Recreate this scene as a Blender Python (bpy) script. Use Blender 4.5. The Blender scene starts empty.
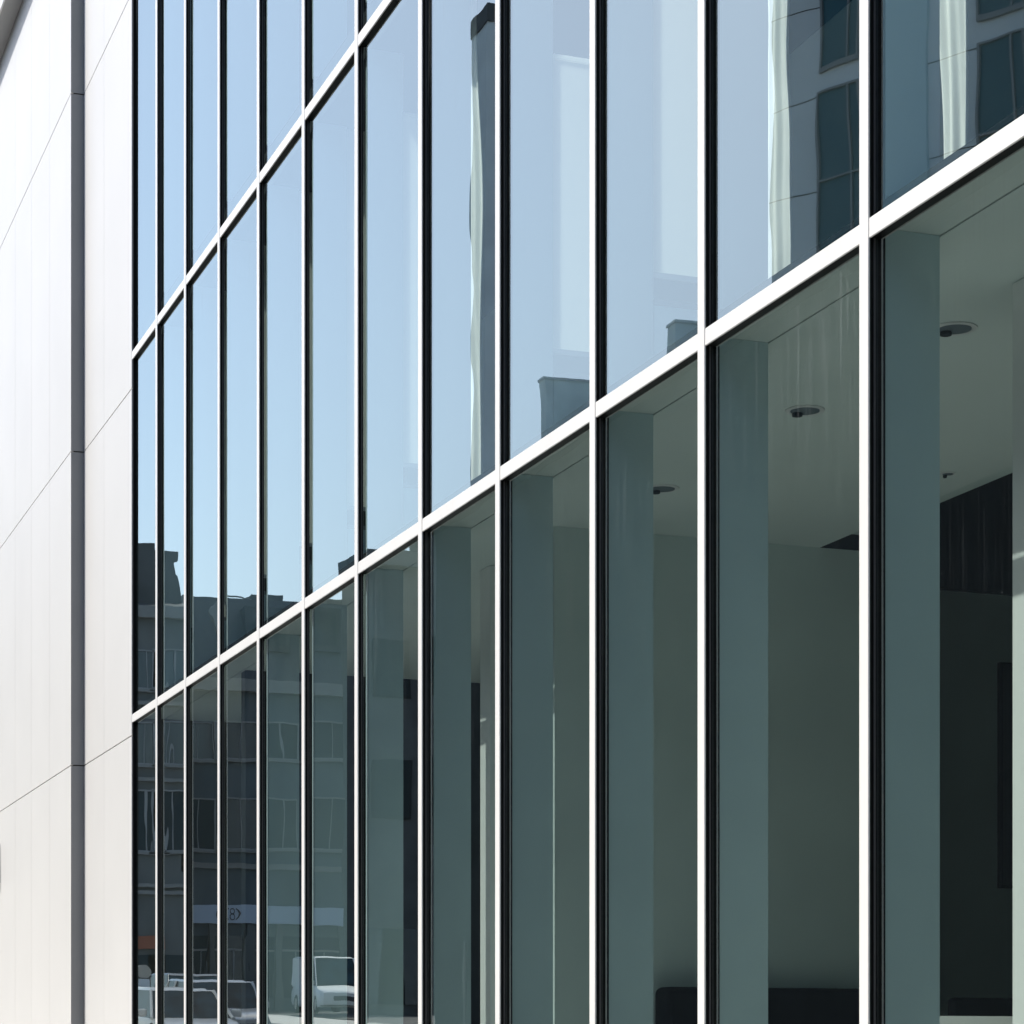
import bpy, bmesh, math, random
from mathutils import Vector, Matrix
random.seed(7)
R = math.radians
S = bpy.context.scene
COL = S.collection

# ------------------------------------------------------------------ camera
F = 2400.0                      # focal length in pixels of a 1024 picture
VX, VY = -366.0, 1050.0         # vanishing point of the facade's horizontals
TH = math.atan((512 - VX) / F)
P = 4.5                         # camera to front of the mullion caps
EYE = 0.65
CT, ST = math.cos(TH), math.sin(TH)
cd = bpy.data.cameras.new('camera'); cam = bpy.data.objects.new('camera', cd); COL.objects.link(cam)
cam.location = (-P, 0, EYE); cam.rotation_euler = (R(90), 0, -TH)
cd.sensor_width = 36; cd.lens = F / 1024 * 36
cd.shift_y = (VY - 512) / 1024
cd.clip_start = 0.1; cd.clip_end = 2000
S.camera = cam

# ------------------------------------------------------------------ light
SUN_AZ, SUN_EL = 55.0, 49.0     # azimuth from the facade direction (+Y) towards the street (-X)
w = bpy.data.worlds.new("World"); S.world = w; w.use_nodes = True
nt = w.node_tree
sky = nt.nodes.new('ShaderNodeTexSky'); sky.sky_type = 'NISHITA'; sky.sun_disc = False
sky.sun_elevation = R(SUN_EL); sky.sun_rotation = R(-SUN_AZ)
sky.air_density = 1.0; sky.dust_density = 2.1; sky.ozone_density = 1.0
nt.links.new(sky.outputs[0], nt.nodes['Background'].inputs[0])
nt.nodes['Background'].inputs[1].default_value = 0.15
sd = bpy.data.lights.new('sun', 'SUN'); sd.energy = 3.5; sd.angle = R(0.5); sd.color = (1, .96, .9)
sun = bpy.data.objects.new('sun', sd); COL.objects.link(sun)
tosun = Vector((-math.sin(R(SUN_AZ)) * math.cos(R(SUN_EL)), math.cos(R(SUN_AZ)) * math.cos(R(SUN_EL)), math.sin(R(SUN_EL))))
sun.rotation_euler = tosun.to_track_quat('Z', 'Y').to_euler(); sun.location = (-20, 20, 30)
S.view_settings.view_transform = 'Standard'; S.view_settings.look = 'None'
S.view_settings.exposure = 0.75; S.view_settings.gamma = 1
S.cycles.max_bounces = 14; S.cycles.transparent_max_bounces = 24; S.cycles.glossy_bounces = 4
S.cycles.diffuse_bounces = 5
S.cycles.caustics_reflective = False; S.cycles.caustics_refractive = False
S.cycles.sample_clamp_indirect = 4
try:
    S.cycles.use_denoising = True
except Exception:
    pass

# ------------------------------------------------------------------ geometry of the view
GX = 0.030                                   # glass plane, behind the cap fronts (x = 0)
def ratio_h(ratio, q=P): return EYE + ratio * q / CT          # height of a facade-parallel line
def s_at(X, q=P):                            # distance along the facade of image column X in the plane q
    z = F / CT * q / (X - VX); return (z - q * ST) / CT
def q_at(X, s):                              # the same column in a plane across the street at s
    k = (X - VX) * CT / F; return k * s * CT / (1 - k * ST)
def depth(q, s): return s * CT + q * ST
def z_at(Y, q, s): return EYE + (VY - Y) / F * depth(q, s)
def mirx(q): return 2 * GX - (q - P)         # where a thing stands that is seen in the glass at q

# ------------------------------------------------------------------ materials
def mat(name, col, rough=.6, metal=0, spec=.5, noise=0, nscale=3, bump=0, bscale=40, stretch=None):
    m = bpy.data.materials.new(name); m.use_nodes = True
    n = m.node_tree.nodes; l = m.node_tree.links; b = n['Principled BSDF']
    b.inputs['Base Color'].default_value = (*col, 1); b.inputs['Roughness'].default_value = rough
    b.inputs['Metallic'].default_value = metal; b.inputs['Specular IOR Level'].default_value = spec
    if noise or bump:
        tc = n.new('ShaderNodeTexCoord'); mp = n.new('ShaderNodeMapping'); l.new(tc.outputs['Object'], mp.inputs[0])
        if stretch: mp.inputs['Scale'].default_value = stretch
    if noise:
        t = n.new('ShaderNodeTexNoise'); t.inputs['Scale'].default_value = nscale; t.inputs['Detail'].default_value = 5
        l.new(mp.outputs[0], t.inputs[0])
        r = n.new('ShaderNodeMapRange'); r.inputs[1].default_value = .3; r.inputs[2].default_value = .7
        r.inputs[3].default_value = 1 - noise; r.inputs[4].default_value = 1 + noise
        l.new(t.outputs[0], r.inputs[0])
        mx = n.new('ShaderNodeVectorMath'); mx.operation = 'SCALE'; mx.inputs[0].default_value = col
        l.new(r.outputs[0], mx.inputs['Scale']); l.new(mx.outputs[0], b.inputs['Base Color'])
    if bump:
        t2 = n.new('ShaderNodeTexNoise'); t2.inputs['Scale'].default_value = bscale; t2.inputs['Detail'].default_value = 4
        l.new(mp.outputs[0], t2.inputs[0])
        bp = n.new('ShaderNodeBump'); bp.inputs['Strength'].default_value = 1; bp.inputs['Distance'].default_value = bump
        l.new(t2.outputs[0], bp.inputs['Height']); l.new(bp.outputs[0], b.inputs['Normal'])
    return m

def glass_outer():
    m = bpy.data.materials.new('coated_glass'); m.use_nodes = True
    n = m.node_tree.nodes; l = m.node_tree.links; n.clear()
    out = n.new('ShaderNodeOutputMaterial')
    geo = n.new('ShaderNodeNewGeometry')
    tc = n.new('ShaderNodeTexCoord'); oi = n.new('ShaderNodeObjectInfo')
    off = n.new('ShaderNodeVectorMath'); off.operation = 'ADD'
    sc = n.new('ShaderNodeMath'); sc.operation = 'MULTIPLY'; sc.inputs[1].default_value = 40
    l.new(oi.outputs['Random'], sc.inputs[0])
    l.new(tc.outputs['Object'], off.inputs[0]); l.new(sc.outputs[0], off.inputs[1])
    # slight roller-wave and pillow distortion of toughened panes
    nz = n.new('ShaderNodeTexNoise'); nz.inputs['Scale'].default_value = 1.1; nz.inputs['Detail'].default_value = 1.5
    l.new(off.outputs[0], nz.inputs[0])
    bp = n.new('ShaderNodeBump'); bp.inputs['Strength'].default_value = 1; bp.inputs['Distance'].default_value = WAVE
    l.new(nz.outputs[0], bp.inputs['Height'])
    # reflectance: abs(cos) Schlick with a coating
    dt = n.new('ShaderNodeVectorMath'); dt.operation = 'DOT_PRODUCT'
    l.new(geo.outputs['Incoming'], dt.inputs[0]); l.new(geo.outputs['Normal'], dt.inputs[1])
    ab = n.new('ShaderNodeMath'); ab.operation = 'ABSOLUTE'; l.new(dt.outputs['Value'], ab.inputs[0])
    om = n.new('ShaderNodeMath'); om.operation = 'SUBTRACT'; om.inputs[0].default_value = 1; l.new(ab.outputs[0], om.inputs[1])
    pw = n.new('ShaderNodeMath'); pw.operation = 'POWER'; pw.inputs[1].default_value = 4.0; l.new(om.outputs[0], pw.inputs[0])
    fr = n.new('ShaderNodeMath'); fr.operation = 'MULTIPLY_ADD'; fr.inputs[1].default_value = 1 - F0; fr.inputs[2].default_value = F0
    l.new(pw.outputs[0], fr.inputs[0])
    tr = n.new('ShaderNodeBsdfTransparent'); tr.inputs[0].default_value = (.92, .98, .965, 1)
    gl = n.new('ShaderNodeBsdfGlossy'); gl.inputs[0].default_value = (.89, .985, .955, 1); gl.inputs['Roughness'].default_value = 0.0
    l.new(bp.outputs[0], gl.inputs['Normal'])
    mx = n.new('ShaderNodeMixShader'); l.new(fr.outputs[0], mx.inputs[0]); l.new(tr.outputs[0], mx.inputs[1]); l.new(gl.outputs[0], mx.inputs[2])
    # dried rain streaks and dust
    mp = n.new('ShaderNodeMapping'); mp.inputs['Scale'].default_value = (34, 34, .9); l.new(off.outputs[0], mp.inputs[0])
    st = n.new('ShaderNodeTexNoise'); st.inputs['Scale'].default_value = 1.6; st.inputs['Detail'].default_value = 6; l.new(mp.outputs[0], st.inputs[0])
    cl = n.new('ShaderNodeTexNoise'); cl.inputs['Scale'].default_value = .9; cl.inputs['Detail'].default_value = 3; l.new(off.outputs[0], cl.inputs[0])
    r1 = n.new('ShaderNodeMapRange'); r1.inputs[1].default_value = .54; r1.inputs[2].default_value = .80; r1.inputs[3].default_value = 0; r1.inputs[4].default_value = .085
    l.new(st.outputs[0], r1.inputs[0])
    r2 = n.new('ShaderNodeMapRange'); r2.inputs[1].default_value = .34; r2.inputs[2].default_value = .62; r2.inputs[3].default_value = .0; r2.inputs[4].default_value = 1
    l.new(cl.outputs[0], r2.inputs[0])
    sx = n.new('ShaderNodeSeparateXYZ'); l.new(tc.outputs['Object'], sx.inputs[0])
    r3 = n.new('ShaderNodeMapRange'); r3.inputs[1].default_value = .2; r3.inputs[2].default_value = 1.6; r3.inputs[3].default_value = .06; r3.inputs[4].default_value = 1
    l.new(sx.outputs[2], r3.inputs[0])
    m0 = n.new('ShaderNodeMath'); m0.operation = 'MULTIPLY'; l.new(r2.outputs[0], m0.inputs[0]); l.new(r3.outputs[0], m0.inputs[1])
    mm = n.new('ShaderNodeMath'); mm.operation = 'MULTIPLY_ADD'; l.new(r1.outputs[0], mm.inputs[0]); l.new(m0.outputs[0], mm.inputs[1]); mm.inputs[2].default_value = .002
    # specks
    vo = n.new('ShaderNodeTexVoronoi'); vo.inputs['Scale'].default_value = 7; l.new(off.outputs[0], vo.inputs[0])
    lt = n.new('ShaderNodeMath'); lt.operation = 'LESS_THAN'; lt.inputs[1].default_value = .022; l.new(vo.outputs['Distance'], lt.inputs[0])
    sp = n.new('ShaderNodeMath'); sp.operation = 'MULTIPLY_ADD'; sp.inputs[1].default_value = .10; l.new(lt.outputs[0], sp.inputs[0]); l.new(mm.outputs[0], sp.inputs[2])
    df = n.new('ShaderNodeBsdfDiffuse'); df.inputs[0].default_value = (.6, .66, .68, 1)
    m2 = n.new('ShaderNodeMixShader'); l.new(sp.outputs[0], m2.inputs[0]); l.new(mx.outputs[0], m2.inputs[1]); l.new(df.outputs[0], m2.inputs[2])
    l.new(m2.outputs[0], out.inputs[0])
    return m
WAVE, F0 = 0.0011, 0.24
def glass_inner():
    m = bpy.data.materials.new('glass_back'); m.use_nodes = True
    n = m.node_tree.nodes; l = m.node_tree.links; n.clear()
    out = n.new('ShaderNodeOutputMaterial'); tr = n.new('ShaderNodeBsdfTransparent'); tr.inputs[0].default_value = (.94, .97, .96, 1)
    l.new(tr.outputs[0], out.inputs[0]); return m
def fabric_mat():
    m = bpy.data.materials.new('blind_fabric'); m.use_nodes = True
    n = m.node_tree.nodes; l = m.node_tree.links; n.clear()
    out = n.new('ShaderNodeOutputMaterial')
    d = n.new('ShaderNodeBsdfDiffuse'); d.inputs[0].default_value = (.9, .9, .87, 1)
    t = n.new('ShaderNodeBsdfTranslucent'); t.inputs[0].default_value = (.92, .92, .88, 1)
    mx = n.new('ShaderNodeMixShader'); mx.inputs[0].default_value = .6
    l.new(d.outputs[0], mx.inputs[1]); l.new(t.outputs[0], mx.inputs[2]); l.new(mx.outputs[0], out.inputs[0]); return m

M = {}
M['cap'] = mat('white_powder_coat', (.72, .72, .70), .38, noise=.03, nscale=2)
M['black'] = mat('black_anodised', (.003, .0035, .004), .5, spec=.1)
M['gasket'] = mat('grey_gasket', (.05, .05, .052), .5)
M['panel'] = mat('white_panel', (.60, .60, .585), .45, noise=.025, nscale=.7, bump=.0004, bscale=3)
M['joint'] = mat('joint_recess', (.10, .10, .09), .9)
M['grey_metal'] = mat('grey_coping', (.30, .30, .29), .5)
M['return'] = mat('return_panel', (.20, .205, .21), .5, noise=.04, nscale=1.5)  # white panel on the shaded return face: its shade is put into the colour
M['glass'] = glass_outer(); M['glass2'] = glass_inner(); M['fabric'] = fabric_mat()
M['fin'] = mat('fin_paint', (.45, .575, .60), .5, noise=.05, nscale=2)
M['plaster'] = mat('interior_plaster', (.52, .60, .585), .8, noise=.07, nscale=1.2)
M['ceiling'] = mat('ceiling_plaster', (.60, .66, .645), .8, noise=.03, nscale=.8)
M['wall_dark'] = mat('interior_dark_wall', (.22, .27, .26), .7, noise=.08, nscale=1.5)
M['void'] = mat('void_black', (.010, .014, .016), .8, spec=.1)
M['ifloor'] = mat('interior_floor', (.62, .63, .61), .35, noise=.08, nscale=2)
M['white'] = mat('white_laminate', (.8, .8, .78), .35)
M['sofa'] = mat('black_fabric', (.006, .008, .011), .85, spec=.1, bump=.002, bscale=200)
M['screen'] = mat('screen_glass', (.004, .006, .012), .15)
M['asphalt'] = mat('asphalt', (.07, .07, .072), .85, noise=.2, nscale=6, bump=.004, bscale=90)
M['paving'] = mat('paving', (.40, .39, .37), .8, noise=.12, nscale=3, bump=.002, bscale=60)
M['pale_road'] = mat('pale_concrete', (.42, .41, .39), .85, noise=.1, nscale=2)
M['kerb'] = mat('kerb_granite', (.35, .35, .34), .8, noise=.1, nscale=9)
M['paint'] = mat('road_paint', (.78, .78, .75), .7, noise=.08, nscale=12)
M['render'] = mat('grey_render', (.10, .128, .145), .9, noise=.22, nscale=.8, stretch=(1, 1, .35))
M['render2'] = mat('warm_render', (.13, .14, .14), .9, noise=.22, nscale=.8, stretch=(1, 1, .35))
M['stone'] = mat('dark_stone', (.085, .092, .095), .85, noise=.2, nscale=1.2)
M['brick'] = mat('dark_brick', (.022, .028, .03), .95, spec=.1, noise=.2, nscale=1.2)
M['chimney'] = mat('chimney_render', (.78, .86, .86), .9, noise=.15, nscale=1.5)
M['slate'] = mat('slate_roof', (.04, .05, .058), .6, noise=.25, nscale=5)
M['trim'] = mat('stone_trim', (.24, .245, .24), .8, noise=.08, nscale=4)
M['frame'] = mat('window_frame', (.27, .28, .285), .6)
M['rail'] = mat('pale_rail', (.6, .6, .6), .5)
M['dullpane'] = mat('dull_pane', (.02, .03, .035), .6, spec=.1)
M['pane'] = mat('window_pane', (.03, .05, .06), .06, spec=.8)
M['tealpane'] = mat('teal_pane', (.04, .13, .16), .15, spec=.3)
M['sign'] = mat('sign_band', (.50, .58, .70), .5)
M['signdark'] = mat('sign_mark', (.04, .04, .05), .5)
M['orange'] = mat('orange_board', (.32, .10, .05), .6)
M['cream'] = mat('cream_board', (.85, .80, .70), .5)
M['tower'] = mat('grey_concrete', (.78, .82, .83), .85, noise=.08, nscale=.4)
M['teal'] = mat('teal_glazing', (.55, .70, .72), .3)
M['whitestone'] = mat('white_stone', (.82, .80, .76), .7, noise=.04, nscale=1)
M['silver'] = mat('silver_paint', (.55, .57, .58), .25, metal=.3)
M['carwhite'] = mat('white_car_paint', (.75, .76, .75), .25)
M['cargrey'] = mat('grey_car_paint', (.10, .11, .12), .25, metal=.3)
M['carglass'] = mat('car_glass', (.012, .034, .048), .1, spec=.12, noise=.7, nscale=2.5)
M['tyre'] = mat('tyre_rubber', (.02, .02, .02), .85)
M['rim'] = mat('alloy_rim', (.55, .55, .56), .3, metal=.8)
M['lamp'] = mat('lamp_lens', (.8, .8, .8), .1)
M['tail'] = mat('tail_lens', (.45, .03, .02), .2)
M['plate'] = mat('number_plate', (.75, .75, .70), .5)
M['chrome'] = mat('chrome', (.7, .7, .7), .15, metal=1)

# ------------------------------------------------------------------ builders
class MB:
    def __init__(s): s.bm = bmesh.new(); s.mi = 0
    def _f(s, vs):
        f = s.bm.faces.new(vs); f.material_index = s.mi; return f
    def box(s, x0, x1, y0, y1, z0, z1, rot=None):
        v = [s.bm.verts.new((x, y, z)) for x in (x0, x1) for y in (y0, y1) for z in (z0, z1)]
        for q in ((0, 1, 3, 2), (4, 6, 7, 5), (0, 4, 5, 1), (2, 3, 7, 6), (0, 2, 6, 4), (1, 5, 7, 3)): s._f([v[i] for i in q])
        if rot: bmesh.ops.transform(s.bm, matrix=rot, verts=v)
        return s
    def prism(s, pts, axis, a, b):
        """extrude a closed outline; axis 'x','y','z' is the extrusion axis"""
        def mk(p, t): return {'x': (t, p[0], p[1]), 'y': (p[0], t, p[1]), 'z': (p[0], p[1], t)}[axis]
        A = [s.bm.verts.new(mk(p, a)) for p in pts]; B = [s.bm.verts.new(mk(p, b)) for p in pts]
        s._f(A); s._f(B[::-1]); n = len(pts)
        for i in range(n): s._f([A[i], B[i], B[(i + 1) % n], A[(i + 1) % n]])
        return s
    def cyl(s, c, r, h, axis='z', n=24, r2=None):
        r2 = r if r2 is None else r2
        A, B = [], []
        for i in range(n):
            t = 2 * math.pi * i / n; u, v = math.cos(t), math.sin(t)
            for L, rr, hh in ((A, r, 0), (B, r2, h)):
                if axis == 'z': p = (c[0] + u * rr, c[1] + v * rr, c[2] + hh)
                elif axis == 'y': p = (c[0] + u * rr, c[1] + hh, c[2] + v * rr)
                else: p = (c[0] + hh, c[1] + u * rr, c[2] + v * rr)
                L.append(s.bm.verts.new(p))
        s._f(A); s._f(B)
        for i in range(n): s._f([A[i], A[(i + 1) % n], B[(i + 1) % n], B[i]])
        return s
    def tube(s, pts, r, n=8):
        rings = []
        for i, p in enumerate(pts):
            p = Vector(p); d = (Vector(pts[min(i + 1, len(pts) - 1)]) - Vector(pts[max(i - 1, 0)])).normalized()
            a = d.orthogonal().normalized() if i == 0 else (a0 - d * a0.dot(d)).normalized()
            a0 = a; b = d.cross(a)
            rings.append([s.bm.verts.new(p + (a * math.cos(2 * math.pi * k / n) + b * math.sin(2 * math.pi * k / n)) * r) for k in range(n)])
        for A, B in zip(rings, rings[1:]):
            for k in range(n): s._f([A[k], A[(k + 1) % n], B[(k + 1) % n], B[k]])
        s._f(rings[0]); s._f(rings[-1]); return s
    def loft(s, rings):
        V = [[s.bm.verts.new(p) for p in r] for r in rings]
        for A, B in zip(V, V[1:]):
            n = len(A)
            for k in range(n): s._f([A[k], A[(k + 1) % n], B[(k + 1) % n], B[k]])
        s._f(V[0]); s._f(V[-1]); return s
    def build(s, name, m, parent=None, bevel=0, smooth=False, seg=2):
        bmesh.ops.recalc_face_normals(s.bm, faces=s.bm.faces)
        me = bpy.data.meshes.new(name); s.bm.to_mesh(me); s.bm.free()
        for x in (m if isinstance(m, list) else [m]): me.materials.append(x)
        if smooth:
            for p in me.polygons: p.use_smooth = True
        o = bpy.data.objects.new(name, me); COL.objects.link(o)
        if parent: o.parent = parent; o.matrix_parent_inverse = Matrix.Translation(-WLOC[parent.name])if parent.name in WLOC else Matrix()
        if bevel:
            b = o.modifiers.new('bevel', 'BEVEL'); b.width = bevel; b.segments = seg; b.limit_method = 'ANGLE'; b.angle_limit = R(40)
        return o
WLOC = {}
def box(*a): return MB().box(*a)
def tag(o, label=None, cat=None, group=None, kind=None):
    if label: o['label'] = label
    if cat: o['category'] = cat
    if group: o['group'] = group
    if kind: o['kind'] = kind
    return o
def thing(name, label, cat, loc=(0, 0, 0), group=None, rz=0, local=False):
    """an Empty at the thing's base; its parts are given in world coordinates unless local"""
    o = bpy.data.objects.new(name, None); COL.objects.link(o); o.location = loc; o.rotation_euler[2] = rz
    o.empty_display_size = .3
    if not local: WLOC[o.name] = Vector(loc)
    return tag(o, label, cat, group)
def copy_tree(o, parent=None):
    c = o.copy(); COL.objects.link(c)
    if parent: c.parent = parent
    for ch in o.children: copy_tree(ch, c)
    return c

# ================================================================== the setting: ground
SLOPE0, SLOPE = 26.0, .0355
def gz(y): return max(0, (min(y, 130) - SLOPE0)) * SLOPE
def sheet(name, x0, x1, ys, m, dz):
    b = MB(); vs = [[b.bm.verts.new((x, y, gz(y) + dz)) for x in (x0, x1)] for y in ys]
    for A, B in zip(vs, vs[1:]): b._f([A[0], A[1], B[1], B[0]])
    return tag(b.build(name, m), kind='structure')
YS = [-700, -60, 0, SLOPE0, 60, 95, 130, 700]
sheet('ground', -700, 700, YS, M['asphalt'], -.20)
sheet('road', -12.2, -3.4, YS[1:-1], M['pale_road'], -.12)
def raised(name, x0, x1, ya, yb, m, top):
    b = MB(); ys = [ya] + [y for y in YS if ya < y < yb] + [yb]
    b.loft([[(x0, y, gz(y) - .3), (x1, y, gz(y) - .3), (x1, y, gz(y) + top), (x0, y, gz(y) + top)] for y in ys])
    return tag(b.build(name, m), kind='structure')
raised('pavement', -3.25, 0.33, -40, 130, M['paving'], 0)
raised('pavement', -15.4, -12.35, -40, 130, M['paving'], 0)
raised('kerb', -3.4, -3.25, -40, 130, M['kerb'], .004)
raised('kerb', -12.35, -12.2, -40, 130, M['kerb'], .004)
b = MB()
for i in range(9):
    y = -10 + i * 8
    if y + 3 < 62:
        A = [b.bm.verts.new((x, yy, gz(yy) - .116)) for x, yy in ((-7.85, y), (-7.7, y), (-7.7, y + 3), (-7.85, y + 3))]; b._f(A)
tag(b.build('road_marking', M['paint']), kind='structure')

# ================================================================== office building
# measured mullion centre columns
MX = [156.6, 185.2, 218.9, 258.3, 303.4, 356.5, 420.4, 497.9, 592.8, 701.6, 864.5]
MS = [s_at(x) for x in MX]
S_END = s_at(132.0)
s = MS[-1]
while s > -5.5:
    s -= 1.36; MS.append(s)
MS_ALL = [S_END] + MS                       # from far to near
CAPW = .074
Z_T2 = (ratio_h(.6575), ratio_h(.6735))
Z_T1 = (ratio_h(1.3860), ratio_h(1.4020))
Z_T0 = (Z_T1[0] + 3.49, Z_T1[1] + 3.49)
TOP = 13.0
CEIL = ratio_h(.624, P + .315)
Y_NEAR = MS_ALL[-1]
office = thing('office_building', 'glass office building with white mullion grid and rooms visible behind its panes', 'building', (0, 12, 0))

for i, sy in enumerate(MS):
    m = box(.005, GX + (.042 if i > 5 else .006), sy - CAPW / 2 + .001, sy + CAPW / 2 - .001, 0, TOP).build('mullion', M['black'], office)
    c = box(-.004, .005, sy - CAPW / 2, sy + CAPW / 2, 0, TOP).build('mullion_cap', M['cap'], m, bevel=.003)
    g = MB(); g.box(GX - .010, GX - .002, sy - CAPW / 2 - .002, sy - CAPW / 2 + .0015, 0, TOP)
    g.build('gasket', M['gasket'], m)
# frame against the cladding
m = box(.006, GX + .01, S_END - .03, S_END + .01, 0, TOP).build('end_frame', M['black'], office)
# transoms
for (z0, z1) in (Z_T2, Z_T1, Z_T0, (0.02, 0.095)):
    bk, cp = MB(), MB()
    edges = [S_END - .001] + MS
    for a, bb in zip(edges, edges[1:]):
        hi = a - CAPW / 2 if a != S_END - .001 else a
        lo = bb + CAPW / 2
        bk.box(.008, GX + .03, lo, hi, z0 + .001, z1 - .001); cp.box(-.001, .008, lo + .0008, hi - .0008, z0, z1)
    t = bk.build('transom', M['black'], office)
    cp.build('transom_cap', M['cap'], t, bevel=.002)
# panes: each one its own sheet of glass, set with a hair of tolerance
rows = [(.095, Z_T2[0]), (Z_T2[1], Z_T1[0]), (Z_T1[1], Z_T0[0]), (Z_T0[1], TOP)]
for a, bb in zip(MS_ALL, MS_ALL[1:]):
    hi, lo = a - .03, bb + .03
    for z0, z1 in rows:
        cy, cz = (hi + lo) / 2, (z0 + z1) / 2
        hw, hh = (hi - lo) / 2, (z1 - z0) / 2 + .012
        pb = MB(); pb.box(0, .010, -hw, hw, -hh, hh)
        for f in pb.bm.faces: f.material_index = 0 if f.calc_center_median().x < .001 else 1
        o = pb.build('window_pane', [M['glass'], M['glass2']], office)
        o.location = (GX, cy, cz); o.rotation_euler = (0, R(random.uniform(-.025, .025)), R(random.uniform(-.06, .06)))
# fins behind the mullions
FIN = .315
for i, sy in enumerate(MS):
    if sy < -2: continue
    for z0, z1 in ((0, CEIL - .002), (3.976, 7.29), (7.62, 10.8)):
        if i < 3 and z0 == 0: continue
        box(GX + .044, FIN, sy - .032, sy + .032, z0, z1).build('fin', M['fin'], office)
# slabs, ceilings, walls
Y0, Y1 = Y_NEAR, S_END + 3
YW = MS[6] - .25                           # cross wall at the seventh mullion
box(GX + .02, 9, Y0, Y1, -.25, 0.0).build('interior_floor', M['ifloor'], office)
XE = 1.576 * P - P                         # inner edge of the ground floor ceiling
cb = MB(); cb.box(FIN + .012, XE, Y0 + .1, Y1 - .1, CEIL, CEIL + .10); cb.build('ceiling', M['ceiling'], office)
box(GX + .06, FIN, Y0, Y1, CEIL, CEIL + .03).build('bulkhead', M['ceiling'], office)
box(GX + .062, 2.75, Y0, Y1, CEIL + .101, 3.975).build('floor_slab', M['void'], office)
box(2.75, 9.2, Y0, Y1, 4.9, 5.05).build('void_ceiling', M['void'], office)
box(2.76, 2.9, Y0, Y1, CEIL + .101, 7.4).build('back_wall', M['plaster'], office)
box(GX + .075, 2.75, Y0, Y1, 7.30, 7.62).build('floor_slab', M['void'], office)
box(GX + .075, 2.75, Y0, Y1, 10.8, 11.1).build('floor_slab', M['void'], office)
box(2.76, 2.9, Y0, Y1, 7.62, 13).build('back_wall', M['plaster'], office)
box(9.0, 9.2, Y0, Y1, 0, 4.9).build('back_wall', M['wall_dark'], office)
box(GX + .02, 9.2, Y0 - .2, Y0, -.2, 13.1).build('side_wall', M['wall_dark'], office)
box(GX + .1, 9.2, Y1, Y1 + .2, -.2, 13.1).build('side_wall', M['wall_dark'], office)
box(0.0, 9.2, Y0 - .2, Y1 + .2, 13.1, 13.3).build('roof', M['grey_metal'], office)
# cross wall at the end of the near room
box(.78, 3.15, YW, YW + .12, 0, CEIL - .001).build('cross_wall', M['plaster'], office)
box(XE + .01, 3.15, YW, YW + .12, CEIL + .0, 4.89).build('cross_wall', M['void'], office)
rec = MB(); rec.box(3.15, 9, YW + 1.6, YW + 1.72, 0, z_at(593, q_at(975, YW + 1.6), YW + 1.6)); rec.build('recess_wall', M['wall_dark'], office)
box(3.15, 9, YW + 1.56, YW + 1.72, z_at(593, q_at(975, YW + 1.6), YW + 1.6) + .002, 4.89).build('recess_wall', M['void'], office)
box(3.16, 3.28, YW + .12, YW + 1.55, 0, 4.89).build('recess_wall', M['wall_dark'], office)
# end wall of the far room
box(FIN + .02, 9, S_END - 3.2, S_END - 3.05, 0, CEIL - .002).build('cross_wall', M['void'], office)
# two free standing columns
def column(X0, D, width):
    s1 = s_at(X0, P + D)
    return box(D, D + .26, s1 - width, s1, 0, CEIL - .002).build('column', M['white'], office, bevel=.006)
column(1012, .9, .26)
column(480, .80, .20)

# white panel cladding of the neighbouring block
clad = thing('clad_block', 'white panel clad block with a stepped corner beside the glass facade', 'building', (0, 27, 0))
PL = .97 * P; XL = PL - P                                     # front plane of the projecting part
hs = [.0, ratio_h(.632), ratio_h(1.329), ratio_h(2.124), 13.05]
TOPH = ratio_h(2.70, PL)
S_COR = s_at(71, PL)
G = .006
right_s = [S_END + .013, s_at(104), S_COR - .004]
left_s = [S_COR, s_at(49.7, PL), s_at(31.5, PL), s_at(15.2, PL)]
while left_s[-1] < 50: left_s.append(left_s[-1] + 1.34)
hs[-1] = TOPH
def panels(ss, x, t, name='cladding_panel'):
    for a, bb in zip(ss, ss[1:]):
        for z0, z1 in zip(hs, hs[1:]):
            box(x, x + t, a + .0028, bb - .0028, z0 + (G if z0 > 0 else 0), z1 - G).build(name, M['panel'], clad, bevel=.002)
panels(right_s, 0.0, .03); panels(left_s, XL, .03)
for z0, z1 in zip(hs, hs[1:]):
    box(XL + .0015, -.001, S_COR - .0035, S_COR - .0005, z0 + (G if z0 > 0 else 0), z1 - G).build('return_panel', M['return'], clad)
bb = MB(); bb.box(.036, 6, S_END + .02, S_COR + .1, 0, TOPH); bb.box(XL + .04, 6, S_COR + .035, 50, 0, TOPH)
bb.build('backing_wall', M['joint'], clad)
OV = P - .9255 * P
cp = MB(); cp.box(-OV, 6, S_END + .05, 50.2, TOPH + .0, TOPH + .16)
cp.build('roof_overhang', M['grey_metal'], clad)
cp = MB(); cp.box(-OV - .02, -OV, S_END + .05, 50.2, TOPH - .012, TOPH + .42); cp.build('fascia', M['panel'], clad)
# wall lamp just inside the left edge
ws, wz = s_at(-0.6, PL), z_at(863, PL, s_at(-1, PL))
wl = thing('wall_lamp', 'small dark rounded lamp on the white cladding at the left edge', 'wall lamp', (XL, ws, wz - .3))
MB().cyl((XL - .02, ws, wz - .26), .075, .50, 'z', 20, .06).build('lamp_body', M['cargrey'], wl, smooth=False)
box(XL - .03, XL, ws - .05, ws + .05, wz - .2, wz + .2).build('back_plate', M['grey_metal'], wl)

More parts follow.
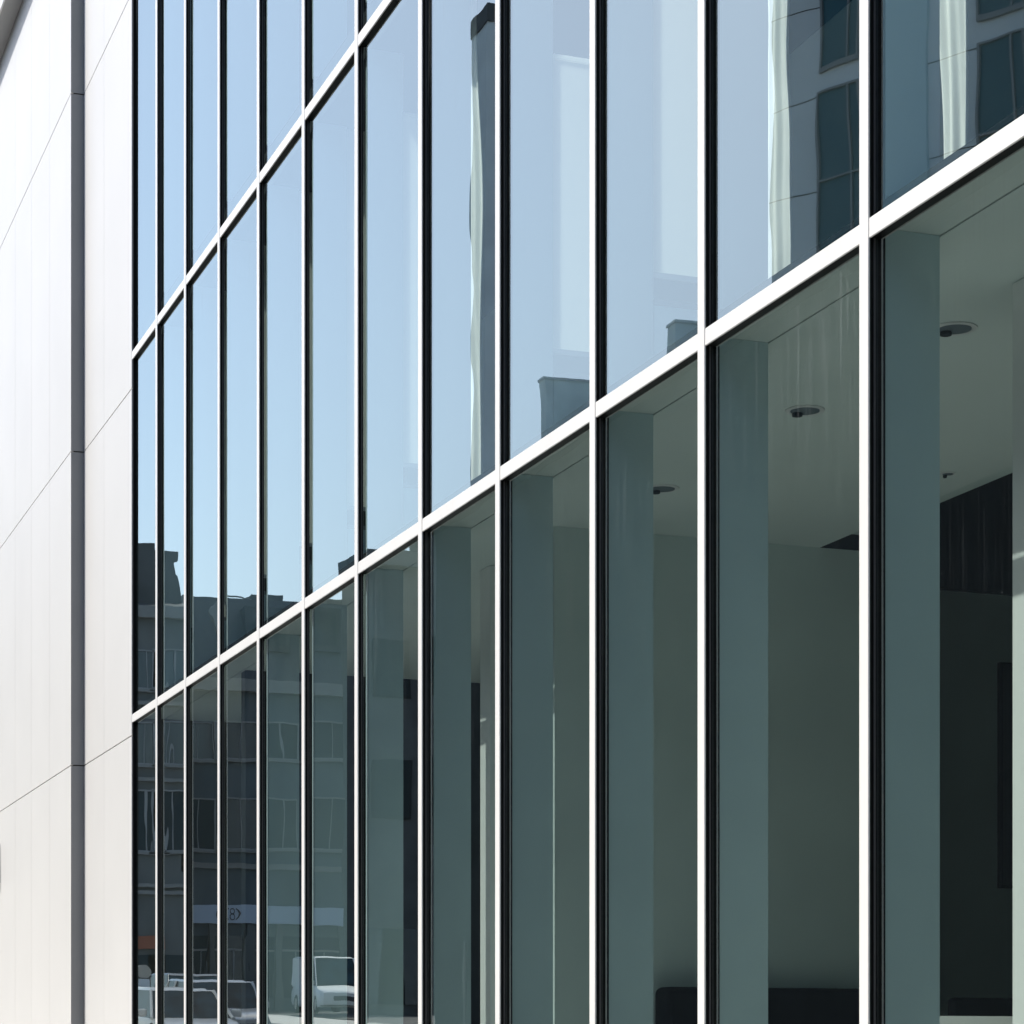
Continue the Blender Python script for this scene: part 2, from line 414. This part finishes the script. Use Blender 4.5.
# fabric blinds standing edge-on behind the fins of the upper storey
BOT = EYE + .7365 * (P + .50) / CT
ORD = ['first', 'second', 'third', 'fourth', 'fifth', 'sixth', 'seventh', 'eighth', 'ninth', 'tenth', 'eleventh', 'twelfth']
TOPR = {9: None, 8: None, 7: .985, 6: None, 5: 1.12, 4: None, 3: None}
for k, sy in enumerate(MS[:11]):
    if k in (6, 9, 10): continue
    zt = 7.28
    if k == 7: zt = ratio_h(1.04, P + .5)  # these two tops follow the transom's shadow edge: shade put into the shape
    if k == 5: zt = ratio_h(1.17, P + .5)
    t = thing('blind_panel', 'pale fabric panel behind the upper glass, right of the %s white mullion from the left' % ORD[k], 'blind', (FIN, sy, BOT), 'fabric panels of the upper storey')
    box(FIN + .004, FIN + .33, sy - .012, sy - .006, BOT, zt).build('fabric', M['fabric'], t)
    box(FIN + .004, FIN + .33, sy - .016, sy - .002, BOT - .03, BOT - .001).build('bottom_rail', M['rail'], t)
    rr = box(FIN + .004, FIN + .33, sy - .016, sy + .008, zt + .001, zt + .03) if zt < 7.2 else None
    if rr: rr.build('top_rail', M['fabric'], t)
    # low board below the panel
    d = thing('low_board', 'dark teal low board right of the %s white mullion from the left' % ORD[k], 'board', (FIN, sy, 3.98), 'low boards of the upper storey')
    box(FIN + .01, FIN + .36, sy - .02, sy + .0, 3.98, BOT - .17).build('board', M['teal'], d)
    box(FIN + .01, FIN + .36, sy - .024, sy + .004, BOT - .169, BOT - .14).build('top_rail', M['frame'], d)

# narrow white curtains gathered beside three of the fins of the upper storey
def curtain(k, X0, X1, D, label, off, zb):
    sa, sb = s_at(X1, P + D), s_at(X0, P + D)
    t = thing('curtain', label, 'curtain', (D, (sa + sb) / 2, 7.25), 'gathered white curtains of the upper storey')
    b = MB(); rings = []
    for i in range(61):
        z = 7.25 + (zb - 7.25) * i / 60; o = off(i / 60)
        n = 24; front, back = [], []
        for j in range(n + 1):
            u = j / n; y = sa + (sb - sa) * u * (1 - .10 * math.sin(i * .21 + k)) + o
            dx = .014 * math.sin(u * 9.5 + .4 * math.sin(i * .13 + k)) + .004 * math.sin(u * 27 + i * .1)
            front.append((D + dx, y, z)); back.append((D + dx + .006, y, z))
        rings.append(front + back[::-1])
    b.loft(rings); b.build('cloth', M['cloth'], t, smooth=True)
    MB().tube([(D + .003, sa - .03, 7.262), (D + .003, sb + .03, 7.262)], .010).build('rail', M['rail'], t)
M['cloth'] = mat('white_cloth', (.86, .85, .82), .9, noise=.03, nscale=6)
curtain(0, 767, 789, .52, 'narrow white curtain behind the upper glass of the second pane column from the right', lambda u: .012 * math.sin(u * 13) + .006 * math.sin(u * 31), 4.21)
curtain(2, 940, 965, .52, 'narrow white curtain behind the upper glass of the rightmost pane column', lambda u: .006 * math.sin(u * 11 + 1), 4.21)
curtain(4, 466, 481, .43, 'wavy white curtain in front of the reflected slender tower, sixth pane column from the right', lambda u: .10 * max(0, 1 - u * 2.2) ** 1.2 + .016 * math.sin(u * 12), 4.15)

# ================================================================== things in the rooms
dl0 = None
def downlight(x, y, z, label):
    global dl0
    if dl0 is None:
        t = thing('ceiling_light', label, 'ceiling light', (x, y, z), 'round ceiling lights in a row', local=True)
        b = MB(); b.loft([[(r * math.cos(2 * math.pi * i / 28), r * math.sin(2 * math.pi * i / 28), zz) for i in range(28)] for r, zz in ((.10, -.001), (.10, -.005), (.078, -.007), (.075, -.003))])
        b.build('trim_ring', M['rail'], t)
        MB().cyl((0, 0, -.0065), .073, .004, 'z', 28).build('lamp', M['render'], t)
        MB().cyl((-.02, .045, -.022), .026, .015, 'z', 16).build('recess_dark', M['void'], t)  # black disc stands in for the dark left side of the lamp recess
        dl0 = t; return t
    c = copy_tree(dl0); c.location = (x, y, z); c['label'] = label; return c
qd = CEIL - EYE; qd = qd * CT / .5465
xs = [(955, 'right pane'), (805, 'second pane from the right'), (662, 'third pane from the right')]
last = None
for X, lab in xs:
    y = s_at(X, qd); downlight(qd - P, y, CEIL, 'round ceiling light seen through the lower %s' % lab); last = y
for y, lab in ((s_at(955, qd) - 1.45, 'nearest round ceiling light, just past the right edge'), (last + 4.2, 'far round ceiling light beyond the cross wall')):
    downlight(qd - P, y, CEIL, lab)
y = s_at(948, (CEIL - EYE) * CT / .439)
downlight((CEIL - EYE) * CT / .439 - P, y, CEIL, 'small faint ceiling light close to the inner ceiling edge').scale = (.42, .42, 1)

# sofa against the cross wall
def sofa():
    ys = YW - .95
    x0, x1 = q_at(655, ys + .85) - P, q_at(858, ys + .85) - P
    t = thing('sofa', 'black sofa with a high rounded back against the pale cross wall', 'sofa', ((x0 + x1) / 2, ys + .4, 0))
    zt = z_at(988, P + 2, ys + .85)
    MB().box(x0, x1, ys + .68, ys + .88, .12, zt).build('backrest', M['sofa'], t, bevel=.045, seg=4)
    MB().box(x0 + .2, x1 - .2, ys, ys + .675, .16, .30).build('seat_base', M['sofa'], t, bevel=.02)
    n = 2; wd = (x1 - x0 - .4) / n
    for i in range(n): MB().box(x0 + .2 + i * wd + .005, x0 + .2 + (i + 1) * wd - .005, ys + .0, ys + .67, .305, .45).build('cushion', M['sofa'], t, bevel=.04, seg=3)
    for xa in (x0, x1 - .195): MB().box(xa, xa + .195, ys, ys + .675, .14, .64).build('armrest', M['sofa'], t, bevel=.035, seg=3)
    for xa in (x0 + .08, x1 - .08):
        for ya in (ys + .08, ys + .78): MB().cyl((xa, ya, 0), .02, .15, 'z', 12, .028).build('leg', M['chrome'], t)
sofa()
# desk with panel legs
yd0, yd1 = 8.95, 9.42
xd0, xd1 = q_at(935, yd0) - P, 1.75
zd = z_at(1016, P + .7, yd0)
desk = thing('desk', 'white desk with panel legs at the lower right behind the glass', 'desk', ((xd0 + xd1) / 2, 9.7, 0))
MB().box(xd0, xd1, yd0, yd1, zd - .035, zd).build('desktop', M['white'], desk, bevel=.003)
xa = q_at(973, yd0) - P
MB().box(xd0 + .01, xa, yd0 + .02, yd0 + .05, 0, zd - .036).build('panel_leg', M['white'], desk)
xb = q_at(1001, yd0) - P
MB().box(xb, xd1 - .01, yd0 + .02, yd0 + .05, 0, zd - .036).build('panel_leg', M['white'], desk)
MB().box(xd0 + .01, xd1 - .01, yd1 - .05, yd1 - .02, 0, zd - .036).build('panel_leg', M['white'], desk)
# office chair behind it
yc = 11.0; xc = q_at(1012, yc) - P
ch = thing('office_chair', 'black office chair with a low rounded back behind the white desk', 'chair', (xc, yc, 0))
zt = z_at(997, P + xc, yc)
MB().box(xc - .26, xc + .26, yc + .17, yc + .24, zt - .16, zt).build('backrest', M['sofa'], ch, bevel=.03, seg=4)
MB().box(xc - .25, xc + .25, yc - .25, yc + .22, .42, .50).build('seat', M['sofa'], ch, bevel=.03, seg=3)
MB().tube([(xc, yc + .1, .415), (xc, yc + .3, .43), (xc, yc + .29, .6), (xc, yc + .245, zt - .08)], .018).build('back_support', M['cargrey'], ch)
MB().cyl((xc, yc, .1), .03, .32, 'z', 14).build('pedestal', M['chrome'], ch)
for i in range(5):
    t = R(72 * i + 15); e = (xc + .3 * math.cos(t), yc + .3 * math.sin(t), .075)
    l = MB().tube([(xc, yc, .12), e], .018).build('leg', M['cargrey'], ch)
    MB().cyl((e[0] - .012, e[1], .03), .03, .024, 'x', 12).build('caster', M['tyre'], l)
# wall screen on the recess wall
ysn = YW + 1.555
x0 = q_at(1000, ysn) - P; zs0, zs1 = z_at(888, P + x0, ysn), min(z_at(662, P + x0, ysn), 3.85)
sc = thing('wall_screen', 'tall dark screen hung on the dark recess wall at the right', 'screen', (x0 + .5, ysn, zs0))
MB().box(x0, x0 + 1.05, ysn - .0, ysn + .04, zs0, zs1).build('bezel', M['void'], sc, bevel=.004)
MB().box(x0 + .02, x0 + 1.03, ysn - .006, ysn - .001, zs0 + .02, zs1 - .02).build('display', M['screen'], sc)

# ================================================================== across the street (seen in the glass)
def win(parent, x0, x1, y, z0, z1, rows=2, cols=2, fw=.07, d=.10, face=-1, pm='pane'):
    """window on a wall facing -Y at plane y"""
    f = MB(); yy = y - d
    f.box(x0, x1, yy, y, z0, z0 + fw); f.box(x0, x1, yy, y, z1 - fw, z1)
    f.box(x0, x0 + fw, yy, y, z0 + fw, z1 - fw); f.box(x1 - fw, x1, yy, y, z0 + fw, z1 - fw)
    for i in range(1, cols):
        xm = x0 + (x1 - x0) * i / cols; f.box(xm - fw * .4, xm + fw * .4, yy + .02, y, z0 + fw, z1 - fw)
    for i in range(1, rows):
        zm = z0 + (z1 - z0) * i / rows
        for j in range(cols):
            xl = x0 + (x1 - x0) * j / cols; xr = x0 + (x1 - x0) * (j + 1) / cols
            f.box(xl + (fw if j == 0 else fw * .4), xr - (fw if j == cols - 1 else fw * .4), yy + .03, y, zm - fw * .4, zm + fw * .4)
    o = f.build('window', M['frame'], parent)
    MB().box(x0 + .01, x1 - .01, y - .03, y - .004, z0 + .01, z1 - .01).build('pane', M[pm], o)
    MB().box(x0 - .1, x1 + .1, y - .16, y - .001, z0 - .1, z0 - .002).build('sill', M['trim'], o)
    return o

# main end building, about a hundred metres off
YA = 95.0
def QX(X, y=YA): return mirx(q_at(X, y))
def ZY(Y, X, y=YA): return z_at(Y, q_at(X, y), y)
def end_building():
    xr, xl = QX(186), QX(412)                  # xr nearer to the glass line, xl further away
    t = thing('corner_block', 'grey rendered block with slate mansard and a pale blue shop band across the street end', 'building', ((xl + xr) / 2, YA + 6, gz(YA)))
    g0 = gz(YA) - .3
    zc = ZY(686, 280); zr = ZY(592, 250)
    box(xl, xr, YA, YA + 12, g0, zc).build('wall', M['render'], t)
    box(xl - .2, xr + .2, YA - .35, YA - .002, zc - .35, zc + .15).build('cornice', M['trim'], t)
    box(xl - .05, xr + .05, YA - .15, YA - .002, ZY(868, 280) - .1, ZY(868, 280) + .12).build('string_course', M['trim'], t)
    rb = MB(); rb.prism([(YA - .2, zc + .151), (YA + 1.6, zr), (YA + 10.6, zr), (YA + 12.2, zc + .151)], 'x', xl, xr)
    roof = rb.build('roof', M['slate'], t)
    # pale cheeked dormer and low dormers
    for X, wd, mm in ((270, 1.6, 'slate'), (325, 1.6, 'slate')):
        xd = QX(X); d = MB(); za, zb = ZY(640 if X < 220 else 650, X), ZY(606, X)
        d.prism([(YA + .35, za), (YA + .35, zb), (YA + 3, zb), (YA + 3, za)], 'x', xd - wd / 2, xd + wd / 2)
        dd = d.build('dormer', M[mm], roof)
        if X > 220: MB().box(xd - wd * .36, xd + wd * .36, YA + .33, YA + .349, za + .25, zb - .2).build('dormer_pane', M['pane'], roof)
    zr_ = zr
    sl = [(205, 613), (212, 604), (219, 600), (220, 622), (219, 641), (213, 632), (208, 621)]
    MB().prism([(QX(X), ZY(Y_, X)) for X, Y_ in sl], 'y', YA - .55, YA - .22).build('awning', M['trim'], roof)
    MB().tube([(QX(222) , YA + 3, zr_ - .1)] + [(QX(222 + 64 * k / 8.), YA + 3, zr_ + .35 * math.sin(math.pi * (k + .6) / 9.2)) for k in range(9)] + [(QX(288), YA + 3, zr_ - .1)], .035).build('roof_rail', M['cargrey'], t)
    for X in (300, 372):
        xc_ = QX(X); MB().box(xc_ - .6, xc_ + .6, YA + 5, YA + 6.4, zr - .2, zr + .9).build('chimney', M['stone'], roof)
    # windows
    for X in (202, 238, 277, 328, 382):
        for Ya, Yb in ((760, 722), (850, 798)):
            xc_ = QX(X); hw = .72 if X != 328 else .95
            win(t, xc_ - hw, xc_ + hw, YA, ZY(Ya, X), ZY(Yb, X), 1, 2, .06)
    # shop front: band, dark glazing, pilasters
    zb0, zb1 = ZY(925, 300), ZY(907, 300)
    sb = box(xl + .3, xr - .25, YA - .22, YA - .002, zb0, zb1).build('sign_band', M['sign'], t)
    xm = QX(232); zm = (zb0 + zb1) / 2
    mk = MB()
    def ring(cx, cz, r, a0, a1, n=18): mk.tube([(cx + r * math.cos(R(a0 + (a1 - a0) * i / n)), YA - .232, cz + r * math.sin(R(a0 + (a1 - a0) * i / n))) for i in range(n + 1)], .022, 6)
    ring(xm + .22, zm, .24, -70, 70); ring(xm + .12, zm + .12, .11, 0, 359); ring(xm + .12, zm - .12, .12, 0, 359); ring(xm + .02, zm, .24, 110, 250)
    mk.build('sign_mark', M['signdark'], sb)
    xs_ = [xr - .3, QX(215), QX(245), QX(275), QX(305), QX(340), QX(375), xl + .3]
    for a, c in zip(xs_, xs_[1:]):
        sf = box(c + .18, a - .18, YA - .05, YA - .002, gz(YA) + .35, zb0 - .5).build('shop_window', M['pane'], t)
        box(c + .18, a - .18, YA - .10, YA - .051, zb0 - 1.1, zb0 - 1.02).build('glazing_bar', M['frame'], sf)
        box((a + c) / 2 - .03, (a + c) / 2 + .03, YA - .09, YA - .051, gz(YA) + .35, zb0 - 1.12).build('glazing_bar', M['frame'], sf)
    for x in xs_: box(x - .15, x + .15, YA - .16, YA - .004, gz(YA) - .2, zb0 - .01).build('pilaster', M['render2'], t)
    # projecting banner with flecks of lettering-like squares
    xb_ = QX(299.5); bz0, bz1 = ZY(926, 299), ZY(872, 299)
    bn = box(xb_ - .22, xb_ + .22, YA - .5, YA - .36, bz0, bz1).build('hanging_sign', M['cream'], t)
    rnd = random.Random(3)
    for i in range(7):
        zz = bz0 + (bz1 - bz0) * (i + .5) / 7; h = rnd.uniform(.05, .13)
        box(xb_ - rnd.uniform(.06, .17), xb_ + rnd.uniform(.05, .17), YA - .512, YA - .501, zz - h, zz + h).build('sign_mark', M['orange' if i % 3 == 0 else 'signdark'], bn)
    box(xb_ - .03, xb_ + .03, YA - .359, YA - .003, bz1 - .3, bz1 - .24).build('bracket', M['cargrey'], bn)
end_building()
def left_building():
    y = YA - 3
    xr, xl = QX(100, y), QX(184, y)
    t = thing('chimney_house', 'dark stone house with two tall chimney blocks left of the mansard block', 'building', ((xl + xr) / 2, y + 6, gz(y)))
    g0 = gz(y) - .3; zc = z_at(612, q_at(155, y), y); zr = z_at(590, q_at(155, y), y)
    box(xl, xr, y, y + 12, g0, zc).build('wall', M['render2'], t)
    box(xl - .15, xr, y - .3, y - .002, zc - .25, zc + .2).build('cornice', M['trim'], t)
    rb = MB(); rb.prism([(y - .2, zc + .201), (y + 2, zr), (y + 10, zr), (y + 12, zc + .201)], 'x', xl, xr); roof = rb.build('roof', M['slate'], t)
    c1 = MB(); c1.prism([(QX(155, y), zc), (QX(120, y), zc), (QX(120, y), z_at(540, q_at(140, y), y)), (QX(155, y), z_at(538, q_at(140, y), y))], 'y', y + .8, y + 3); c1.build('chimney', M['stone'], roof)
    c2 = MB(); zt = z_at(546, q_at(165, y), y)
    c2.prism([(QX(183, y), zc + .2), (QX(155.2, y), zc + .2), (QX(155.2, y), zt), (QX(178, y), zt), (QX(178, y), zt - .35), (QX(176.5, y), zt - .45), (QX(177.5, y), zc + 1.7)], 'y', y + .9, y + 2.6)
    c2.build('chimney', M['stone'], roof)
    for X in (144, 170):
        for Ya, Yb in ((690, 650), (765, 722), (852, 790)):
            xc_ = QX(X, y); win(t, xc_ - .8, xc_ + .8, y, z_at(Ya, q_at(X, y), y), z_at(Yb, q_at(X, y), y), 1, 2, .06)
    for Yl in (886, 893, 780, 704):
        zz = z_at(Yl, q_at(155, y), y); box(xl, xr, y - .2, y - .002, zz - .07, zz + .07).build('string_course', M['trim'], t)
    xc_ = QX(146, y); box(xc_ - .62, xc_ + .62, y - .18, y - .003, z_at(949, q_at(146, y), y), z_at(936, q_at(146, y), y)).build('sign_board', M['orange'], t)
    for X in (140, 170):
        xc_ = QX(X, y); box(xc_ - .9, xc_ + .9, y - .06, y - .003, gz(y) + .1, z_at(955, q_at(X, y), y)).build('door', M['pane'], t)
left_building()
def stepped_building():
    y = YA - 8
    xr, xl = QX(360, y), QX(470, y)
    t = thing('tall_block', 'taller dark block stepping up beyond the end of the long street terrace', 'building', ((xl + xr) / 2, y + 6, gz(y)))
    z1 = z_at(553, q_at(385, y), y); z2 = z_at(520, q_at(440, y), y); xm = QX(424, y)
    box(xm + .003, xr, y, y + 2.4, gz(y) - .3, z1).build('wall', M['stone'], t)
    box(xl, xm, y - .5, y + 2.4, gz(y) - .3, z2).build('wall', M['stone'], t)
    box(xm + .003, xr + .15, y - .25, y - .002, z1 - .5, z1 + .08).build('cornice', M['render2'], t)
    box(xl - .15, xm + .1, y - .75, y - .502, z2 - .5, z2 + .08).build('cornice', M['render2'], t)
    for X, yy in ((390, y), (446, y - .5)):
        for Yb in (640, 760):
            xc_ = QX(X, y); zz = z_at(Yb, q_at(X, y), y)
            f = box(xc_ - .7, xc_ + .7, yy - .08, yy - .002, zz - 2.2, zz).build('window', M['brick'], t)
            box(xc_ - .6, xc_ + .6, yy - .09, yy - .081, zz - 2.1, zz - .1).build('pane', M['dullpane'], f)
    for X in (378, 400, 450): 
        xc_ = QX(X, y); box(xc_ - .9, xc_ + .9, (y if X < 424 else y - .5) - .05, (y if X < 424 else y - .5) - .003, gz(y) + .2, gz(y) + 3.1).build('shop_window', M['pane'], t)
stepped_building()

# long terrace on the other side of the street
XP = -15.4
QP = P + (2 * GX - XP)
ZP = EYE + .659 * QP / CT
yp1 = s_at(437, QP)
ter = thing('brick_range', 'long dark windowless brick range facing the glass facade across the street', 'building', (XP - 6, 20, 0))
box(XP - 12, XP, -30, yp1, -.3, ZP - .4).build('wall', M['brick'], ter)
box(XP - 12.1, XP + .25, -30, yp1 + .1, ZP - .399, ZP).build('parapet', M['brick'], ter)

for X0, X1, Yt, sy in ((548, 596, 378, 57.5), (673, 706, 322, 48)):
    xa, xb_ = mirx(q_at(X0, sy)), mirx(q_at(X1, sy)); zt = z_at(Yt, q_at(X0, sy), sy)
    h_ = box(xb_, xa, sy, sy + .42, ZP + .001, zt).build('chimney', M['chimney'], ter)
    box(xb_ - .03, xa + .03, sy - .03, sy + .45, zt + .001, zt + .06).build('cap', M['tower'], h_)

# pale fronted tower with white corner piers beyond the terrace (set askew)
def askew_tower():
    # seen in the glass: corner at column 768, at s0; runs towards the viewer, turning away from the street
    s0 = 60.0; q0 = q_at(776, s0)
    a = R(27.7); mod = 5.05
    t = thing('grey_tower', 'plain grey tower with tall windows and teal glazed strips rising behind the terrace', 'building', (mirx(q0), s0, 0), local=True)
    # local axes: +u along the front towards the viewer, v outward normal; front mirrored into the real street
    # virtual direction of the front: (dq, ds) = (sin a, -cos a)
    U = Vector((-math.sin(a), -math.cos(a), 0)); N = Vector((math.cos(a), -math.sin(a), 0))
    t.rotation_euler = (0, 0, math.atan2(U.y, U.x))
    # in the local frame +x = U; outward normal is +/- y
    ny = 1 if (Matrix.Rotation(math.atan2(U.y, U.x), 3, 'Z') @ Vector((0, 1, 0))).dot(N) > 0 else -1
    def lb(x0, x1, d0, d1, z0, z1):
        ya, yb = sorted((d0 * ny, d1 * ny)); return MB().box(x0, x1, ya, yb, z0, z1)
    H = 32.5
    lb(-.0, 16, -9, 0, 0, H).build('wall', M['tower'], t)
    for k in range(3):
        x = k * mod
        for j in range(6):
            zb = 2.4 + j * 5.0
            f = MB(); x0, x1 = x + 1.6, x + 2.9; z0, z1 = zb, zb + 3.1; fw = .09; z1 = zb + 4.25
            def fb(*q):
                ya, yb = sorted((.002 * ny, .10 * ny)); f.box(q[0], q[1], ya, yb, q[2], q[3])
            fb(x0 - .06, x1 + .06, z0 - .14, z0); fb(x0 - .06, x0, z0, z1); fb(x1, x1 + .06, z0, z1); fb(x0 - .06, x1 + .06, z1, z1 + .06)
            fb(x1 - .34, x1 - .28, z0, z0 + 1.9); fb(x1 - .34, x1 - .28, z0 + 1.95, z1); fb(x0, x1, z0 + 1.9, z0 + 1.95)
            o = f.build('window', M['frame'], t)
            lb(x0, x1, .002, .03, z0 + .001, z1 - .001).build('pane', M['tealpane'], o)
        lb(x + 3.6, x + mod - .02, .003, .12, 3, H - .5).build('glazed_strip', M['teal'], t)
    for j in range(12):
        lb(-.01, 16, .001, .004, 1.6 + j * 2.5, 1.63 + j * 2.5).build('joint', M['joint'], t)
askew_tower()
# slender tower far off
sT = 200.0
xa, xb_, xc_ = mirx(q_at(487, sT)), mirx(q_at(487, sT)), mirx(q_at(510, sT))
zT = z_at(20, q_at(480, sT), sT)
slim = thing('slender_tower', 'slender plain grey tower standing far behind the street', 'tower', (xb_, sT + 2, 2))
box(xc_, xb_, sT, sT + 4, 2, zT).build('shaft', M['tower'], slim)
box(xc_ - .05, xa + .12, sT - .15, sT + 4.1, zT + .001, zT + 1.6).build('cap', M['stone'], slim)
for j in range(9):
    zz = 16 + j * 8; box(xc_ + .35, xc_ + .95, sT - .06, sT - .003, zz, zz + 4.5).build('window', M['pane'], slim)

# ------------------------------------------------------------------ cars
def car(name, label, x, y, L, W, H, paint, hood=.95, box_back=False, group='vehicles standing in the street'):
    """nose towards -Y; built round its own base"""
    t = thing(name, label, 'van' if box_back else 'car', (x, y, gz(y) - .12 if x > -12.3 and x < -3.3 else gz(y)), group, local=True)
    t.rotation_euler = (math.atan(SLOPE), 0, 0)
    hw = W / 2
    def ring(yy, zb, zt, w0, w1):   # cross section, rounded shoulders
        return [(-w0 * .94, yy, zb), (-w0, yy, zb + .12), (-w0, yy, zb + (zt - zb) * .65), (-w1 * .97, yy, zt - .03), (-w1 * .86, yy, zt), (w1 * .86, yy, zt), (w1 * .97, yy, zt - .03), (w0, yy, zb + (zt - zb) * .65), (w0, yy, zb + .12), (w0 * .94, yy, zb)]
    zsh = H * .60
    if box_back: zsh = H * .52
    f, r = -L / 2, L / 2
    b = MB()
    b.loft([ring(f, .32, zsh * .70, hw * .80, hw * .74), ring(f + .12, .24, zsh * .80, hw * .94, hw * .90), ring(f + .5, .22, zsh * .88, hw, hw * .96),
            ring(f + hood, .22, zsh * .96, hw, hw * .97), ring(0, .22, zsh, hw, hw * .97), ring(r - .5, .22, zsh * 1.02, hw, hw * .96), ring(r - .1, .26, zsh * .98, hw * .96, hw * .92), ring(r, .36, zsh * .9, hw * .86, hw * .82)])
    body = b.build('body', M[paint], t, smooth=True, bevel=.01)
    yw0, yw1 = f + hood - .05, f + hood + (.55 if box_back else .72)      # windscreen foot / head
    yr1, yr0 = r - (.12 if box_back else .55), r - (.04 if box_back else .12)
    b = MB()
    def cab(yy, z, w): return [(-w, yy, zsh * .93), (-w, yy, zsh * .94), (w, yy, zsh * .94), (w, yy, zsh * .93)]
    # glass house
    wt = hw * (.86 if box_back else .76); wb = hw * .93
    V = lambda x_, y_, z_: (x_, y_, z_)
    zg = H - .05
    b.loft([[V(-wb, yw0, zsh * .94), V(wb, yw0, zsh * .94), V(wb, yr0, zsh * .96), V(-wb, yr0, zsh * .96)], [V(-wt, yw1, zg), V(wt, yw1, zg), V(wt, yr1, zg), V(-wt, yr1, zg)]])
    b.build('windows', M['carglass'], t)
    b = MB(); b.loft([[V(-wt - .01, yw1 - .02, zg), V(wt + .01, yw1 - .02, zg), V(wt + .01, yr1 + .03, zg), V(-wt - .01, yr1 + .03, zg)], [V(-wt * .9, yw1 + .12, H), V(wt * .9, yw1 + .12, H), V(wt * .9, yr1 - .08, H), V(-wt * .9, yr1 - .08, H)]])
    b.build('roof', M[paint], t, bevel=.012)
    pl = MB()
    for sx in (-1, 1):
        pl.tube([V(sx * (wb + .005), yw0, zsh * .94), V(sx * (wt + .005), yw1, zg)], .035)
        ym0, ym1 = yw0 * .45 + yr0 * .55, yw1 * .45 + yr1 * .55
        pl.tube([V(sx * (wb + .005), ym0, zsh * .95), V(sx * (wt + .005), ym1, zg)], .03)
        pl.tube([V(sx * (wb + .0), yr0, zsh * .96), V(sx * (wt + .0), yr1, zg)], .045)
    pl.build('pillars', M[paint], t)
    if box_back:
        MB().box(-wb - .012, wb + .012, -.1, yr0 + .02, zsh * .9, H - .06).build('side_panel', M[paint], t, bevel=.03)
    for sx in (-1, 1):
        MB().box(sx * hw * .62 - .17, sx * hw * .62 + .17, f + .005, f + .16, zsh * .60, zsh * .74).build('headlight', M['lamp'], t, bevel=.03)
        MB().box(sx * hw * .80 - .09, sx * hw * .80 + .09, r - .10, r + .01, zsh * .62, zsh * .88).build('tail_light', M['tail'], t, bevel=.02)
        MB().box(sx * (hw + .10) - .10, sx * (hw + .10) + .10, yw0 + .28, yw0 + .38, zsh * .98, zsh * .98 + .14).build('mirror', M[paint], t, bevel=.03)
        for yy in (f + L * .19, r - L * .19):
            wl_ = MB().cyl((sx * hw - (0.0 if sx < 0 else .20) - (.01 if sx < 0 else -.01), yy, .32), .32, .20, 'x', 28).build('wheel', M['tyre'], t, bevel=.02)
            MB().cyl((sx * (hw + .012) - (.006 if sx > 0 else .0), yy, .32), .20, .006, 'x', 20).build('rim', M['rim'], wl_)
    g = MB(); g.box(-hw * .45, hw * .45, f - .012, f + .10, zsh * .44, zsh * .60); g.build('grille', M['signdark'], t, bevel=.02)
    MB().box(-.26, .26, f - .03, f - .013, zsh * .30, zsh * .42).build('number_plate', M['plate'], t)
    MB().box(-hw * .9, hw * .9, f - .02, f + .1, .30, zsh * .28).build('bumper', M['signdark' if paint != 'cargrey' else 'cargrey'], t, bevel=.03)
    return t
def carpos(X, y): return mirx(q_at(X, y))
car('parked_car', 'silver hatchback with a pale bonnet in the reflected street, right of the white saloon', carpos(212, 51), 51, 4.1, 1.68, 1.40, 'silver')
car('parked_car', 'dark grey estate car with a bright roof edge, the farthest car of the reflected street', carpos(189, 58.5), 58.5, 4.5, 1.8, 1.50, 'cargrey')
car('parked_car', 'white saloon with a low roof standing nearest in the reflected street', carpos(176, 45), 45, 4.3, 1.62, 1.27, 'carwhite')
car('parked_van', 'white van with a tall roof standing alone further down the reflected street', carpos(325, 80), 80, 4.4, 1.65, 1.95, 'carwhite', hood=.75, box_back=True)
# ticket machine and sign post
xk = carpos(143, 47); yk = 47
tm = thing('ticket_machine', 'blue grey ticket machine with a rounded pale top on the pavement', 'ticket machine', (xk, yk, gz(yk)))
MB().box(xk - .12, xk + .12, yk, yk + .22, gz(yk), gz(yk) + 1.45).build('housing', M['cargrey'], tm, bevel=.02)
MB().cyl((xk, yk - .005, gz(yk) + 1.451), .13, .23, 'y', 28).build('top_cap', M['frame'], tm)
MB().box(xk - .08, xk + .08, yk - .02, yk - .002, gz(yk) + .95, gz(yk) + 1.3).build('display', M['sign'], tm)
xk = carpos(466, 46); yk = 46
sp = thing('sign_post', 'thin dark post standing at the terrace end of the street', 'post', (xk, yk, gz(yk)))
MB().cyl((xk, yk, gz(yk)), .04, 2.1, 'z', 14).build('post', M['cargrey'], sp)
MB().cyl((xk, yk, gz(yk) + 2.101), .055, .06, 'z', 14, .02).build('finial', M['cargrey'], sp)
